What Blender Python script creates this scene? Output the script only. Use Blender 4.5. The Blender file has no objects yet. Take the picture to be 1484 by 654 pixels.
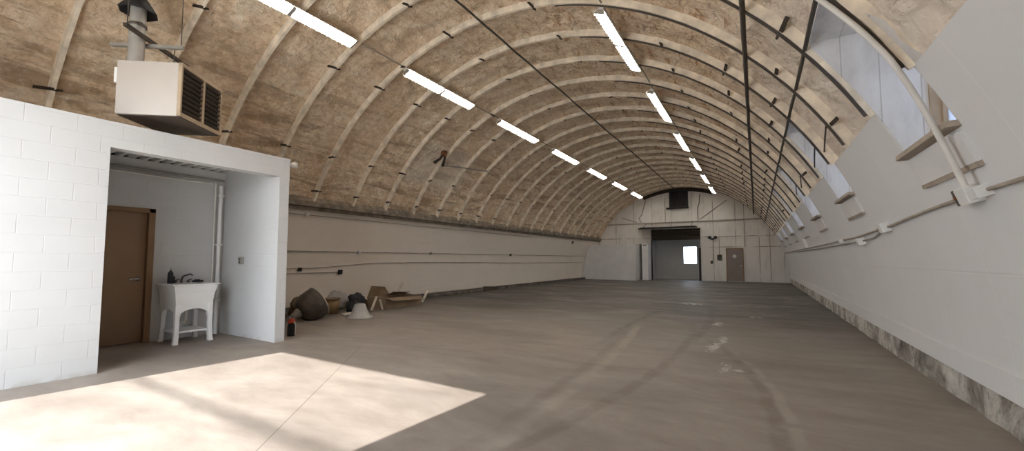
import bpy, math, random
from mathutils import Vector, Matrix, noise
R = math.radians
random.seed(7)
SC = bpy.context.scene
COL = SC.collection
# ------------------------------------------------------------------ place
CX, RS = -4.25, 6.0            # arch centre and shell radius
YF, YB = -0.75, 28.2           # front and back wall
RIB0, RIBD = 6.17, 1.15        # rib spacing
ribs_y = [RIB0 + RIBD * k for k in range(-5, 19)]
def arc(th, r): return (CX + r * math.cos(R(th)), r * math.sin(R(th)))

# ------------------------------------------------------------------ mesh helpers
class MB:
    def __init__(s): s.v, s.f, s.sm = [], [], []
    def add(s, vs, fs, smooth=False):
        n = len(s.v); s.v += [tuple(v) for v in vs]
        for f in fs: s.f.append(tuple(i + n for i in f)); s.sm.append(smooth)
        return s
    def box(s, c, d, M=None):
        x, y, z = d[0] / 2, d[1] / 2, d[2] / 2
        vs = [Vector((a, b, e)) for a in (-x, x) for b in (-y, y) for e in (-z, z)]
        if M is not None: vs = [M @ v for v in vs]
        vs = [v + Vector(c) for v in vs]
        return s.add(vs, [(0, 1, 3, 2), (4, 6, 7, 5), (0, 4, 5, 1), (2, 3, 7, 6), (0, 2, 6, 4), (1, 5, 7, 3)])
    def span(s, a, b): return s.box([(a[i] + b[i]) / 2 for i in range(3)], [abs(b[i] - a[i]) for i in range(3)])
    def tube(s, pts, r, n=8, cap=True):
        pts = [Vector(p) for p in pts]; rs = r if isinstance(r, (list, tuple)) else [r] * len(pts)
        vs = []; up = None
        for i, p in enumerate(pts):
            t = (pts[min(i + 1, len(pts) - 1)] - pts[max(i - 1, 0)]).normalized()
            if up is None:
                a = Vector((0, 0, 1)) if abs(t.z) < .9 else Vector((1, 0, 0)); up = a.cross(t).normalized()
            u = (up - t * up.dot(t)).normalized(); up = u; w = t.cross(u)
            for k in range(n):
                a = 2 * math.pi * k / n; vs.append(p + (u * math.cos(a) + w * math.sin(a)) * rs[i])
        fs = []
        for i in range(len(pts) - 1):
            for k in range(n):
                k2 = (k + 1) % n; fs.append((i * n + k, i * n + k2, (i + 1) * n + k2, (i + 1) * n + k))
        s.add(vs, fs, True)
        if cap: s.add(vs[:n], [tuple(range(n))[::-1]]); s.add(vs[-n:], [tuple(range(n))])
        return s
    def lathe(s, prof, n=24, M=None, cap=False):
        vs = []
        for r_, z in prof:
            for k in range(n):
                a = 2 * math.pi * k / n; v = Vector((r_ * math.cos(a), r_ * math.sin(a), z)); vs.append(M @ v if M is not None else v)
        fs = [(i * n + k, i * n + (k + 1) % n, (i + 1) * n + (k + 1) % n, (i + 1) * n + k) for i in range(len(prof) - 1) for k in range(n)]
        s.add(vs, fs, True)
        if cap:
            m = len(prof) - 1
            s.add(vs[m * n:], [tuple(range(n))]); s.add(vs[:n], [tuple(range(n))[::-1]])
        return s
    def prism(s, poly, a, b, ax):
        """polygon in the two other axes, pushed along axis ax (0,1,2) from a to b"""
        def mk(p, t): q = list(p); q.insert(ax, t); return q
        n = len(poly); vs = [mk(p, a) for p in poly] + [mk(p, b) for p in poly]
        fs = [tuple(range(n))[::-1], tuple(range(n, 2 * n))] + [(i, (i + 1) % n, n + (i + 1) % n, n + i) for i in range(n)]
        return s.add(vs, fs)

def obj(name, mb, mat, parent=None, world=False, bev=0, solid=0, M=None):
    me = bpy.data.meshes.new(name)
    vs = mb.v
    if M is not None: vs = [tuple(M @ Vector(v)) for v in vs]
    if world and parent is not None:
        rt = parent
        while rt.parent: rt = rt.parent
        l = rt.location; vs = [(v[0] - l.x, v[1] - l.y, v[2] - l.z) for v in vs]
    me.from_pydata(vs, [], mb.f)
    me.polygons.foreach_set('use_smooth', mb.sm)
    me.materials.append(mat); me.update()
    import bmesh
    bm = bmesh.new(); bm.from_mesh(me); bmesh.ops.recalc_face_normals(bm, faces=bm.faces); bm.to_mesh(me); bm.free()
    o = bpy.data.objects.new(name, me); COL.objects.link(o)
    if parent is not None: o.parent = parent
    if solid:
        m = o.modifiers.new('s', 'SOLIDIFY'); m.thickness = solid; m.offset = 0
    if bev:
        m = o.modifiers.new('b', 'BEVEL'); m.width = bev; m.segments = 2; m.limit_method = 'ANGLE'; m.angle_limit = R(40)
    return o
def thing(name, label, cat, loc=(0, 0, 0), rz=0, group=None):
    o = bpy.data.objects.new(name, None); COL.objects.link(o); o.location = loc; o.rotation_euler = (0, 0, rz)
    o.empty_display_size = .1
    o['label'] = label; o['category'] = cat
    if group: o['group'] = group
    return o
def tag(o, label, cat, group=None):
    o['label'] = label; o['category'] = cat
    if group: o['group'] = group
    return o
def struct(name, mb, mat, parent=None, **k):
    o = obj(name, mb, mat, parent, **k)
    if parent is None: o['kind'] = 'structure'
    return o
def dup(root, label):
    r = root.copy(); COL.objects.link(r); r['label'] = label
    for ch in list(root.children):
        c = ch.copy(); COL.objects.link(c); c.parent = r
        for g in ch.children:
            d = g.copy(); COL.objects.link(d); d.parent = c
    return r

# ------------------------------------------------------------------ materials
class NT:
    def __init__(s, name):
        s.m = bpy.data.materials.new(name); s.m.use_nodes = True; s.t = s.m.node_tree; s.t.nodes.clear()
        s.out = s.n('ShaderNodeOutputMaterial')
    def n(s, ty, **k):
        o = s.t.nodes.new(ty)
        for a, b in k.items(): setattr(o, a, b)
        return o
    def l(s, a, b): s.t.links.new(a, b)
    def put(s, sock, v):
        if isinstance(v, bpy.types.NodeSocket): s.l(v, sock)
        elif v is not None: sock.default_value = v
    def coord(s): return s.n('ShaderNodeTexCoord').outputs['Object']
    def map(s, v, sc=(1, 1, 1), loc=(0, 0, 0)):
        o = s.n('ShaderNodeMapping'); s.l(v, o.inputs[0]); o.inputs['Scale'].default_value = sc; o.inputs['Location'].default_value = loc; return o.outputs[0]
    def noise(s, v, sc, det=4, rough=.55, dist=0):
        o = s.n('ShaderNodeTexNoise'); s.l(v, o.inputs['Vector']); o.inputs['Scale'].default_value = sc
        o.inputs['Detail'].default_value = det; o.inputs['Roughness'].default_value = rough; o.inputs['Distortion'].default_value = dist
        return o.outputs['Fac']
    def ramp(s, f, stops, interp='LINEAR'):
        o = s.n('ShaderNodeValToRGB'); s.l(f, o.inputs[0]); cr = o.color_ramp; cr.interpolation = interp
        while len(cr.elements) < len(stops): cr.elements.new(.5)
        for e, (p, c) in zip(cr.elements, stops):
            e.position = p; e.color = (*c, 1) if len(c) == 3 else c
        return o.outputs['Color']
    def fac(s, f, a, b):
        o = s.n('ShaderNodeMapRange'); o.interpolation_type = 'SMOOTHSTEP'; s.put(o.inputs['Value'], f)
        o.inputs['From Min'].default_value = a; o.inputs['From Max'].default_value = b; return o.outputs[0]
    def math(s, op, a, b=None, c=None, clamp=False):
        o = s.n('ShaderNodeMath', operation=op); o.use_clamp = clamp
        s.put(o.inputs[0], a); s.put(o.inputs[1], b)
        if c is not None: s.put(o.inputs[2], c)
        return o.outputs[0]
    def mix(s, f, a, b, bt='MIX'):
        o = s.n('ShaderNodeMix', data_type='RGBA', blend_type=bt); s.put(o.inputs[0], f)
        s.put(o.inputs[6], (*a, 1) if isinstance(a, tuple) else a); s.put(o.inputs[7], (*b, 1) if isinstance(b, tuple) else b)
        return o.outputs[2]
    def xyz(s, v):
        o = s.n('ShaderNodeSeparateXYZ'); s.l(v, o.inputs[0]); return o.outputs
    def comb(s, x, y, z=0.):
        o = s.n('ShaderNodeCombineXYZ'); s.put(o.inputs[0], x); s.put(o.inputs[1], y); s.put(o.inputs[2], z); return o.outputs[0]
    def bump(s, h, st, d=.02, nrm=None):
        o = s.n('ShaderNodeBump'); s.l(h, o.inputs['Height']); o.inputs['Strength'].default_value = st; o.inputs['Distance'].default_value = d
        if nrm is not None: s.l(nrm, o.inputs['Normal'])
        return o.outputs[0]
    def bsdf(s, col, rough=.6, spec=.3, metal=0, normal=None):
        b = s.n('ShaderNodeBsdfPrincipled'); s.put(b.inputs['Base Color'], (*col, 1) if isinstance(col, tuple) else col)
        s.put(b.inputs['Roughness'], rough); b.inputs['Specular IOR Level'].default_value = spec; b.inputs['Metallic'].default_value = metal
        if normal is not None: s.l(normal, b.inputs['Normal'])
        s.l(b.outputs[0], s.out.inputs[0]); return b

def paint(name, col, rough=.55, var=.12, sc=3., spec=.3, metal=0, bump=.15):
    t = NT(name); v = t.coord(); n = t.noise(v, sc, 5)
    dark = tuple(c * (1 - var) for c in col); lite = tuple(min(1, c * (1 + var * .5)) for c in col)
    f = t.noise(v, sc * 14, 3)
    t.bsdf(t.ramp(n, [(.3, dark), (.7, lite)]), rough, spec, metal, t.bump(f, bump, .004)); return t.m
def emis(name, col, st):
    t = NT(name); e = t.n('ShaderNodeEmission'); e.inputs[0].default_value = (*col, 1); e.inputs[1].default_value = st
    t.l(e.outputs[0], t.out.inputs[0]); return t.m

def foam_mat():
    t = NT('spray_foam'); v = t.coord(); x, y, z = t.xyz(v)
    big = t.noise(v, .55, 4, .6); mid = t.noise(v, 3.2, 6, .66, .6); fine = t.noise(v, 16, 4, .6)
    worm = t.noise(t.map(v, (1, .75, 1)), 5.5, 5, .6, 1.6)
    band = t.noise(t.map(v, (1, .16, 1.3)), 3.4, 5, .62, .5)
    streak = t.noise(t.map(v, (2.2, .8, 2.2)), 2.6, 6, .7, 1.0)
    c = t.ramp(mid, [(.28, (.56, .42, .29)), (.44, (.78, .61, .435)), (.56, (.86, .71, .535)), (.74, (.90, .81, .69))])
    c = t.mix(t.math('MULTIPLY', t.fac(big, .42, .70), .45), c, (.66, .48, .32))
    lo = t.math('SUBTRACT', 1, t.fac(x, -8.6, -6.4))
    c = t.mix(t.math('MULTIPLY', t.math('MULTIPLY', t.fac(band, .48, .62), lo), .7), c, (.38, .26, .165))
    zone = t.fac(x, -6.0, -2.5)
    rust = t.math('MULTIPLY', t.fac(streak, .545, .635), t.math('MULTIPLY_ADD', zone, .62, .22))
    c = t.mix(rust, c, (.40, .19, .07))
    crevice_dk = t.math('MULTIPLY', t.fac(worm, .57, .68), t.math('MULTIPLY_ADD', zone, .3, .25))  # darkens the hollows of the bump, painting in their shade
    c = t.mix(crevice_dk, c, (.30, .195, .115))
    sp = t.noise(v, 9, 6, .75, .4); c = t.mix(t.math('MULTIPLY', t.fac(sp, .50, .62), .45), c, (.48, .34, .215)); c = t.mix(t.math('MULTIPLY', t.math('SUBTRACT', 1, t.fac(sp, .36, .46)), .35), c, (.93, .86, .76))  # random dark and pale mottle, also standing in for relief shading
    c = t.mix(t.math('MULTIPLY', t.fac(x, -.8, .9), .62), c, (.80, .74, .68))
    # pale re-sprayed patch around the pipe bracket
    pt = t.math('MULTIPLY', t.math('SUBTRACT', 1, t.fac(t.math('ABSOLUTE', t.math('SUBTRACT', y, 9.9)), .9, 1.6)), t.math('SUBTRACT', 1, t.fac(t.math('ABSOLUTE', t.math('SUBTRACT', z, 4.2)), .35, .7)))
    pt = t.math('MULTIPLY', pt, t.math('SUBTRACT', 1, t.fac(x, -7.4, -7)))
    c = t.mix(t.math('MULTIPLY', pt, .4), c, (.88, .83, .76))
    h = t.math('ADD', t.math('MULTIPLY', worm, -.6), t.math('MULTIPLY', fine, .22))
    h = t.math('ADD', h, t.math('MULTIPLY', mid, .5))
    h = t.math('ADD', h, t.math('MULTIPLY', t.math('MULTIPLY', band, lo), -.8))
    t.bsdf(c, .92, .1, 0, t.bump(h, 1.0, .11)); return t.m

def liner_mat(name, col, axis_y=True, dirt=(.45, .40, .34), amt=.35):
    t = NT(name); v = t.coord(); x, y, z = t.xyz(v)
    n = t.noise(v, .8, 5, .6); n2 = t.noise(t.map(v, (1, .3, 3)), 3, 5, .6)
    c = t.ramp(n, [(.3, tuple(a * .94 for a in col)), (.7, col)])
    c = t.mix(t.math('MULTIPLY', t.fac(n2, .55, .8), amt), c, dirt)
    p = t.math('PINGPONG', t.math('ADD', y, 20.7), .575)
    seam = t.math('SUBTRACT', 1, t.fac(p, .004, .014))
    c = t.mix(t.math('MULTIPLY', seam, .35), c, tuple(min(1, a * 1.08) for a in col))
    hs = t.math('SUBTRACT', 1, t.fac(t.math('ABSOLUTE', t.math('SUBTRACT', z, 1.24)), .003, .01))
    c = t.mix(t.math('MULTIPLY', hs, .12), c, dirt)
    nrm = t.bump(t.noise(v, 1.6, 3), .25, .03)
    nrm = t.bump(t.math('SUBTRACT', t.math('MULTIPLY', seam, .6), hs), .3, .004, nrm)
    t.bsdf(c, .5, .35, 0, nrm); return t.m

def block_mat(name, u):
    t = NT(name); v = t.coord(); c3 = t.xyz(v)
    b = t.n('ShaderNodeTexBrick'); t.l(t.comb(c3[u], c3[2]), b.inputs['Vector'])
    b.inputs['Scale'].default_value = 1; b.inputs['Brick Width'].default_value = .406; b.inputs['Row Height'].default_value = .203
    b.inputs['Mortar Size'].default_value = .006; b.inputs['Mortar Smooth'].default_value = .6
    n = t.noise(v, 1.2, 4); fine = t.noise(v, 60, 3)
    c = t.ramp(n, [(.3, (.535, .533, .53)), (.7, (.58, .578, .576))])
    low = t.math('MULTIPLY', t.math('SUBTRACT', 1, t.fac(c3[2], .0, .08)), t.fac(t.noise(v, 7, 4), .4, .6))
    c = t.mix(t.math('MULTIPLY', low, .5), c, (.4, .37, .33))
    h = t.math('SUBTRACT', t.math('MULTIPLY', fine, .25), b.outputs['Fac'])
    c = t.mix(t.math('MULTIPLY', b.outputs['Fac'], .05), c, (.55, .54, .52))
    t.bsdf(c, .6, .3, 0, t.bump(h, .4, .006)); return t.m

def floor_mat():
    t = NT('worn_concrete'); v = t.coord(); x, y, z = t.xyz(v)
    a = t.noise(t.map(v, (.55, 1, 1)), .9, 7, .68, .6); b = t.noise(t.map(v, (1.1, 2.6, 1)), 1.5, 7, .7); f = t.noise(v, 26, 4, .6)
    m = t.math('ADD', t.math('MULTIPLY', a, .6), t.math('MULTIPLY', b, .4))
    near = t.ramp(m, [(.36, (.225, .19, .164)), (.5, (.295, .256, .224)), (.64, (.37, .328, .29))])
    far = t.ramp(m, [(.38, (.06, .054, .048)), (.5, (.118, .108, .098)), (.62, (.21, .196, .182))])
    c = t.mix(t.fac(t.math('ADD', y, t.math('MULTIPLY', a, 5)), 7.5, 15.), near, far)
    c = t.mix(t.math('MULTIPLY', t.fac(f, .45, .75), .12), c, (.36, .32, .28))
    # worn, cleaner strip near the big door where vehicles drive in
    wob = t.math('MULTIPLY', t.math('SUBTRACT', t.noise(v, 1.7, 3), .5), .12)
    def track(x0, k, y0, ya, yb, w, col, s):
        nonlocal c
        cx = t.math('MULTIPLY_ADD', t.math('POWER', t.math('ABSOLUTE', t.math('SUBTRACT', y, y0)), 2), k, x0)
        d = t.math('ABSOLUTE', t.math('ADD', t.math('SUBTRACT', x, cx), wob))
        g = t.math('SUBTRACT', 1, t.fac(d, w * .3, w))
        g = t.math('MULTIPLY', g, t.math('MULTIPLY', t.fac(y, ya - 1, ya), t.math('SUBTRACT', 1, t.fac(y, yb - 1, yb))))
        g = t.math('MULTIPLY', g, t.math('MULTIPLY', t.fac(t.noise(v, 3, 4), .3, .55), s))
        c = t.mix(g, c, col)
    track(-1.66, -.0145, 3., 2., 9., .10, (.40, .36, .305), .45)
    track(-1.84, -.0145, 3., 2., 9., .09, (.15, .12, .10), .28)
    track(-1.0, -.03, 6.8, 2., 10., .10, (.13, .105, .085), .33)
    track(.24, -.05, 3.5, 2.5, 7.2, .07, (.42, .38, .325), .42)
    track(.12, -.05, 3.5, 2.5, 8.2, .09, (.13, .105, .085), .36)
    track(-2.3, .02, 9, 7, 16., .10, (.08, .078, .076), .35)
    track(-.9, -.015, 9, 8, 17., .12, (.07, .068, .066), .35)
    # ragged white patches
    wn = t.noise(t.map(v, (1.6, .7, 1)), 7, 5, .7, .5)
    for px, py, rx, ry in ((-.52, 7.72, .07, .42), (-.60, 7.05, .10, .36), (-.38, 5.82, .06, .26), (-.26, 5.72, .13, .05), (-1.78, 13.55, .30, .30), (-.72, 9.55, .10, .35), (-.05, 11.1, .14, .14)):
        dx = t.math('DIVIDE', t.math('SUBTRACT', x, px), rx); dy = t.math('DIVIDE', t.math('SUBTRACT', y, py), ry)
        d = t.math('ADD', t.math('ADD', t.math('MULTIPLY', dx, dx), t.math('MULTIPLY', dy, dy)), t.math('MULTIPLY', t.math('SUBTRACT', wn, .5), 9.))
        c = t.mix(t.math('MULTIPLY', t.math('SUBTRACT', 1, t.fac(d, -.4, 1.1)), .6), c, (.66, .64, .62))
    # saw-cut joint
    j = t.math('ABSOLUTE', t.math('ADD', t.math('MULTIPLY', t.math('ADD', x, 4.76), .769), t.math('MULTIPLY', t.math('SUBTRACT', y, 3.66), .639)))
    jm = t.math('MULTIPLY', t.math('SUBTRACT', 1, t.fac(j, .003, .008)), t.math('SUBTRACT', 1, t.fac(y, 3.9, 4.6)))
    c = t.mix(t.math('MULTIPLY', jm, .5), c, (.05, .04, .035))
    # oil-dark dirt along both side walls
    e = t.math('MULTIPLY', t.math('SUBTRACT', 1, t.fac(x, -9.9, -8.6)), t.fac(y, 3.8, 4.4))
    c = t.mix(t.math('MULTIPLY', e, .6), c, (.055, .043, .032))
    e = t.math('MULTIPLY', t.math('SUBTRACT', 1, t.fac(t.math('ADD', x, t.math('MULTIPLY', a, 1.2)), -8.9, -7.1)), t.math('MULTIPLY', t.fac(y, 3.9, 4.3), t.math('SUBTRACT', 1, t.fac(y, 8.5, 10.5))))
    c = t.mix(t.math('MULTIPLY', e, .7), c, (.05, .04, .03))
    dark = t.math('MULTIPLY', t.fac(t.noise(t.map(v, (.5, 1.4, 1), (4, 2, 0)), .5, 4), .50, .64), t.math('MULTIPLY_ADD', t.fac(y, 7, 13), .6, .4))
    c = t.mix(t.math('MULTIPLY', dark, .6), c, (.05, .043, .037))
    h = t.math('ADD', t.math('MULTIPLY', f, .5), m)
    t.bsdf(c, t.math('MULTIPLY_ADD', b, .35, .42), .3, 0, t.bump(h, .12, .01)); return t.m

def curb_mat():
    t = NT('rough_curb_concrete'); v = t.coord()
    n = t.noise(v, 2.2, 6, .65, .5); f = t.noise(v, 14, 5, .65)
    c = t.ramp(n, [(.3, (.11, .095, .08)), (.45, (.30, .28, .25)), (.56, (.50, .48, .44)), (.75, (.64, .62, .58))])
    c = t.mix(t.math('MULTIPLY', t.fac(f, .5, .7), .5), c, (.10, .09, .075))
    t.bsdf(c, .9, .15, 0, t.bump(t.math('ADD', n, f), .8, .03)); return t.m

def back_mat():
    t = NT('old_white_board_wall'); v = t.coord(); x, y, z = t.xyz(v)
    n = t.noise(v, .7, 5, .6); n2 = t.noise(t.map(v, (1.4, 1, .35)), 1.6, 5, .65)
    c = t.ramp(n, [(.3, (.64, .60, .555)), (.7, (.78, .745, .70))])
    c = t.mix(t.math('MULTIPLY', t.fac(n2, .5, .72), .55), c, (.46, .43, .375))
    p = t.math('PINGPONG', t.math('ADD', x, 20.55), .61); s = t.math('SUBTRACT', 1, t.fac(p, .008, .028))
    q = t.math('SUBTRACT', 1, t.fac(t.math('ABSOLUTE', t.math('SUBTRACT', z, 2.1)), .012, .035))
    q2 = t.math('SUBTRACT', 1, t.fac(t.math('ABSOLUTE', t.math('SUBTRACT', z, 2.75)), .012, .03))
    g = t.math('MAXIMUM', s, t.math('MAXIMUM', q, q2))
    c = t.mix(t.math('MULTIPLY', g, t.fac(t.noise(v, 1.1, 3), .35, .6)), c, (.27, .25, .22))
    c = t.mix(t.math('MULTIPLY', t.fac(z, 1.9, .3), .35), c, (.66, .66, .67))
    t.bsdf(c, .7, .2, 0, t.bump(t.math('SUBTRACT', n2, g), .3, .02)); return t.m

def glass_mat(name, tr, col=(.75, .8, .9)):
    t = NT(name)
    a = t.n('ShaderNodeBsdfTransparent'); a.inputs[0].default_value = (.92, .95, 1, 1)
    b = t.n('ShaderNodeBsdfTranslucent'); b.inputs[0].default_value = (*col, 1)
    g = t.n('ShaderNodeBsdfGlossy'); g.inputs[0].default_value = (.9, .9, .9, 1); g.inputs['Roughness'].default_value = .1
    m = t.n('ShaderNodeMixShader'); m.inputs[0].default_value = tr; t.l(b.outputs[0], m.inputs[1]); t.l(a.outputs[0], m.inputs[2])
    m2 = t.n('ShaderNodeMixShader'); m2.inputs[0].default_value = .06; t.l(m.outputs[0], m2.inputs[1]); t.l(g.outputs[0], m2.inputs[2])
    t.l(m2.outputs[0], t.out.inputs[0]); return t.m

M = {}
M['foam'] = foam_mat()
M['rib'] = paint('sprayed_rib', (.86, .76, .62), .85, .3, 5, .15, 0, .6)
M['clip'] = paint('dark_steel_clip', (.055, .042, .032), .7, .4, 12)
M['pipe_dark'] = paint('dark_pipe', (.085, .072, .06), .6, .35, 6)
M['pipe_grey'] = paint('grey_pipe', (.30, .28, .25), .55, .25, 6)
M['pipe_white'] = paint('white_painted_pipe', (.74, .71, .66), .5, .12, 5)
M['pipe_brown'] = paint('brown_grey_conduit', (.36, .315, .26), .6, .25, 6)
M['liner_r'] = liner_mat('white_liner_window_side', (.74, .735, .735), amt=.10)
M['liner_l'] = liner_mat('cream_liner', (.74, .675, .60), amt=.30)
M['cmu_y'] = block_mat('white_block_long', 1)
M['cmu_x'] = block_mat('white_block_cross', 0)
M['white'] = paint('white_gloss', (.80, .79, .775), .4, .05, 3)
M['white2'] = paint('white_board', (.70, .69, .68), .6, .08, 2)
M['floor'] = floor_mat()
M['curb'] = curb_mat()
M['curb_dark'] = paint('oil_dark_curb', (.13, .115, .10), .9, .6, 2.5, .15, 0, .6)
M['back'] = back_mat()
M['door_brown'] = paint('brown_door_paint', (.29, .185, .110), .45, .12, 2)
M['frame_brown'] = paint('brown_frame_paint', (.25, .15, .08), .5, .12, 3)
M['door_far'] = paint('taupe_door_paint', (.25, .20, .175), .5, .1, 3)
M['steel'] = paint('brushed_steel', (.55, .54, .52), .35, .1, 10, .5, .9)
M['black'] = paint('black_plastic', (.02, .02, .022), .5, .3, 8)
M['dark'] = paint('dark_recess', (.03, .024, .02), .8, .3, 4)
M['darkbrown'] = paint('dark_brown_boards', (.05, .034, .022), .7, .35, 4)
M['heater'] = paint('beige_enamel', (.50, .455, .415), .35, .05, 2, .4)
M['heater_trim'] = paint('tan_enamel', (.42, .32, .22), .45, .15, 4)
M['louver'] = paint('dark_bronze_louver', (.07, .052, .04), .5, .3, 6)
M['galv'] = paint('galvanised_sheet', (.40, .38, .35), .5, .18, 5, .4, .3)
def reveal_mat():
    t = NT('white_plywood'); v = t.coord(); x, y, z = t.xyz(v)
    n = t.noise(t.map(v, (1.5, 1, .6)), 3.5, 5, .65)
    c = t.ramp(n, [(.3, (.56, .54, .52)), (.55, (.70, .68, .66)), (.75, (.76, .75, .73))])
    l = t.math('SUBTRACT', 1, t.fac(t.math('PINGPONG', t.math('ADD', x, .07), .14), .002, .007))
    c = t.mix(t.math('MULTIPLY', l, .55), c, (.30, .27, .24))
    t.bsdf(c, .6, .3, 0, t.bump(n, .2, .01)); return t.m
M['reveal'] = reveal_mat()
M['tanwood'] = paint('tan_wood', (.42, .32, .22), .65, .25, 4)
M['sill'] = paint('brown_sill', (.40, .335, .27), .65, .2, 4)
M['ledger'] = paint('dirty_ledger', (.28, .235, .185), .85, .5, 6, .15, 0, .6)
M['tube'] = emis('fluorescent_tube', (1, .955, .88), 22)
M['fixture'] = paint('white_fixture_enamel', (.78, .75, .70), .45, .06, 4)
M['glass'] = glass_mat('dusty_glass', .18, (.22, .245, .30))
M['glass_clear'] = glass_mat('clear_glass', .9)
M['grey_wall'] = paint('grey_wall_paint', (.46, .455, .44), .7, .12, 1)
M['grime'] = paint('grimy_metal', (.115, .098, .082), .55, .35, 7, .3, .3)
M['shade_white'] = paint('off_white_shade', (.40, .38, .355), .6, .2, 5)
M['card'] = paint('brown_cardboard', (.25, .18, .12), .85, .25, 5)
M['wood_dark'] = paint('weathered_wood', (.14, .09, .05), .8, .4, 6)
M['wood_pale'] = paint('pale_splintered_wood', (.62, .57, .49), .8, .2, 8)
M['basket'] = paint('brown_bucket', (.30, .20, .10), .7, .3, 8)
M['bag'] = paint('black_bag', (.022, .024, .03), .5, .3, 9)
M['red'] = paint('red_plastic', (.45, .06, .03), .5, .2, 8)
M['orange'] = paint('rusty_bracket', (.22, .085, .035), .7, .4, 9)
M['deck'] = paint('white_corrugated_deck', (.70, .695, .68), .5, .06, 3)
M['asphalt'] = paint('pale_concrete_apron', (.70, .68, .64), .9, .15, 1)

# ------------------------------------------------------------------ floor, shell, walls
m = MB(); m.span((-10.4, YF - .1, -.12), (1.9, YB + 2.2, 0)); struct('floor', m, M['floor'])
m = MB(); m.span((-60, -70, -.14), (60, YF - .1, -.02)); m.span((1.9, YF - .1, -.14), (60, 70, -.02)); m.span((-60, YF - .1, -.14), (-10.4, 70, -.02)); m.span((-10.4, YB + 2.2, -.14), (1.9, 70, -.02))
struct('ground', m, M['asphalt'])

SILL, HEAD = 22.5, 36.0
dorm = [(RIB0 + RIBD * k, RIB0 + RIBD * (k + 1)) for k in (-2, 1, 4, 7, 10, 13, 16)]
def foam_shell():
    m = MB(); ny = 20 * 25 + 26; nt = 360
    y0 = RIB0 - RIBD * 6
    rows = []
    for i in range(ny + 1):
        y = y0 + RIBD / 20 * i
        if y < YF - .1: y = YF - .1
        if y > YB + .1: y = YB + .1
        ph = ((y - RIB0) / RIBD) % 1.0
        pil = min(ph, 1 - ph) * 2           # 0 at the ribs
        for k in range(nt + 1):
            th = k * .5
            x, z = arc(th, RS)
            s = (180 - th) / 180
            left = max(0, min(1, (th - 105) / 40))
            p = Vector((x * .9, y * .9, z * .9))
            n1 = noise.fractal(p * 1.5, 1.0, 2.1, 4)
            ln = th * .1047
            n2 = noise.noise(Vector((ln * 4.2, y * .55, 3.3)))       # long spray passes, low on the block side
            n3 = noise.noise(Vector((ln * 2.2, y * 3.1, 9.1)))
            n4 = noise.fractal(p * 4.5 + Vector((7, 1, 3)), .9, 2.2, 3)
            d = .022 * n1 + .05 * n4 + left * .036 * n2 + (1 - left) * .034 * n3
            d *= min(1, pil * 3)
            d += .035 * min(1, pil * 2.5) - .02
            if th < 3 or th > 177: d = .02
            rr = RS + d
            rows.append((CX + rr * math.cos(R(th)), y, rr * math.sin(R(th))))
    fs = []
    W = nt + 1
    for i in range(ny):
        yc = y0 + RIBD / 20 * (i + .5)
        if yc < YF - .1 or yc > YB + .12: continue
        ind = any(a < yc < b for a, b in dorm)
        for k in range(nt):
            if ind and SILL < (k + .5) * .5 < HEAD: continue
            fs.append((i * W + k, i * W + k + 1, (i + 1) * W + k + 1, (i + 1) * W + k))
    m.add(rows, fs, True); return m
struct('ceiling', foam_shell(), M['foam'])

def arc_shell(ths, r0, r1, y0, y1):
    m = MB(); n = len(ths)
    vs = []
    for r_ in (r0, r1):
        for y in (y0, y1):
            for th in ths:
                x, z = arc(th, r_); vs.append((x, y, z))
    f = []
    for i in range(n - 1):
        f += [(i, i + 1, n + i + 1, n + i), (2 * n + i, 3 * n + i, 3 * n + i + 1, 2 * n + i + 1), (i, 2 * n + i, 2 * n + i + 1, i + 1), (n + i, n + i + 1, 3 * n + i + 1, 3 * n + i)]
    f += [(0, n, 3 * n, 2 * n), (n - 1, 3 * n - 1, 4 * n - 1, 2 * n - 1)]
    m.add(vs, f, True)
    for i in range(len(f) - (n - 1) * 4, 0): pass
    return m
def frange(a, b, n): return [a + (b - a) * i / n for i in range(n + 1)]
def add_shell(dst, ths, r0, r1, y0, y1):
    s = arc_shell(ths, r0, r1, y0, y1); dst.add(s.v, s.f, False)
# window-side liner: one continuous skin stepped around the window bays
m = MB(); y = YF
for a, b in dorm:
    add_shell(m, frange(2.6, 27.4, 30), 5.915, 5.945, y, a + .02); add_shell(m, frange(2.6, SILL, 24), 5.915, 5.945, a + .02, b - .02); y = b - .02
add_shell(m, frange(2.6, 27.4, 30), 5.915, 5.945, y, YB)
struct('wall_right', m, M['liner_r'])
m = MB(); add_shell(m, frange(154.0, 178.7, 30), 5.915, 5.945, YF, YB); struct('wall_left', m, M['liner_l'])

# curbs with broken faces
def curb(x0, x1, h, sgn, name):
    m = MB(); n = 240; vs = []
    for i in range(n + 1):
        y = YF + (YB - YF) * i / n
        for x, z in ((x0, 0), (x0, h * .5), (x0 + sgn * .015, h), (x1, h)):
            d = .02 * noise.fractal(Vector((y * 2.1, z * 4, x)), 1, 2, 3) if x != x1 else 0
            vs.append((x + d, y, z + (d if z == h else 0)))
    fs = [(i * 4 + k, i * 4 + k + 1, i * 4 + k + 5, i * 4 + k + 4) for i in range(n) for k in range(3)]
    m.add(vs, fs, True); return struct(name, m, M['curb'] if sgn > 0 else M['curb_dark'])
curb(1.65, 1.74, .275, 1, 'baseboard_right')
curb(-9.97, -10.24, .11, -1, 'baseboard_left')

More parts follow.
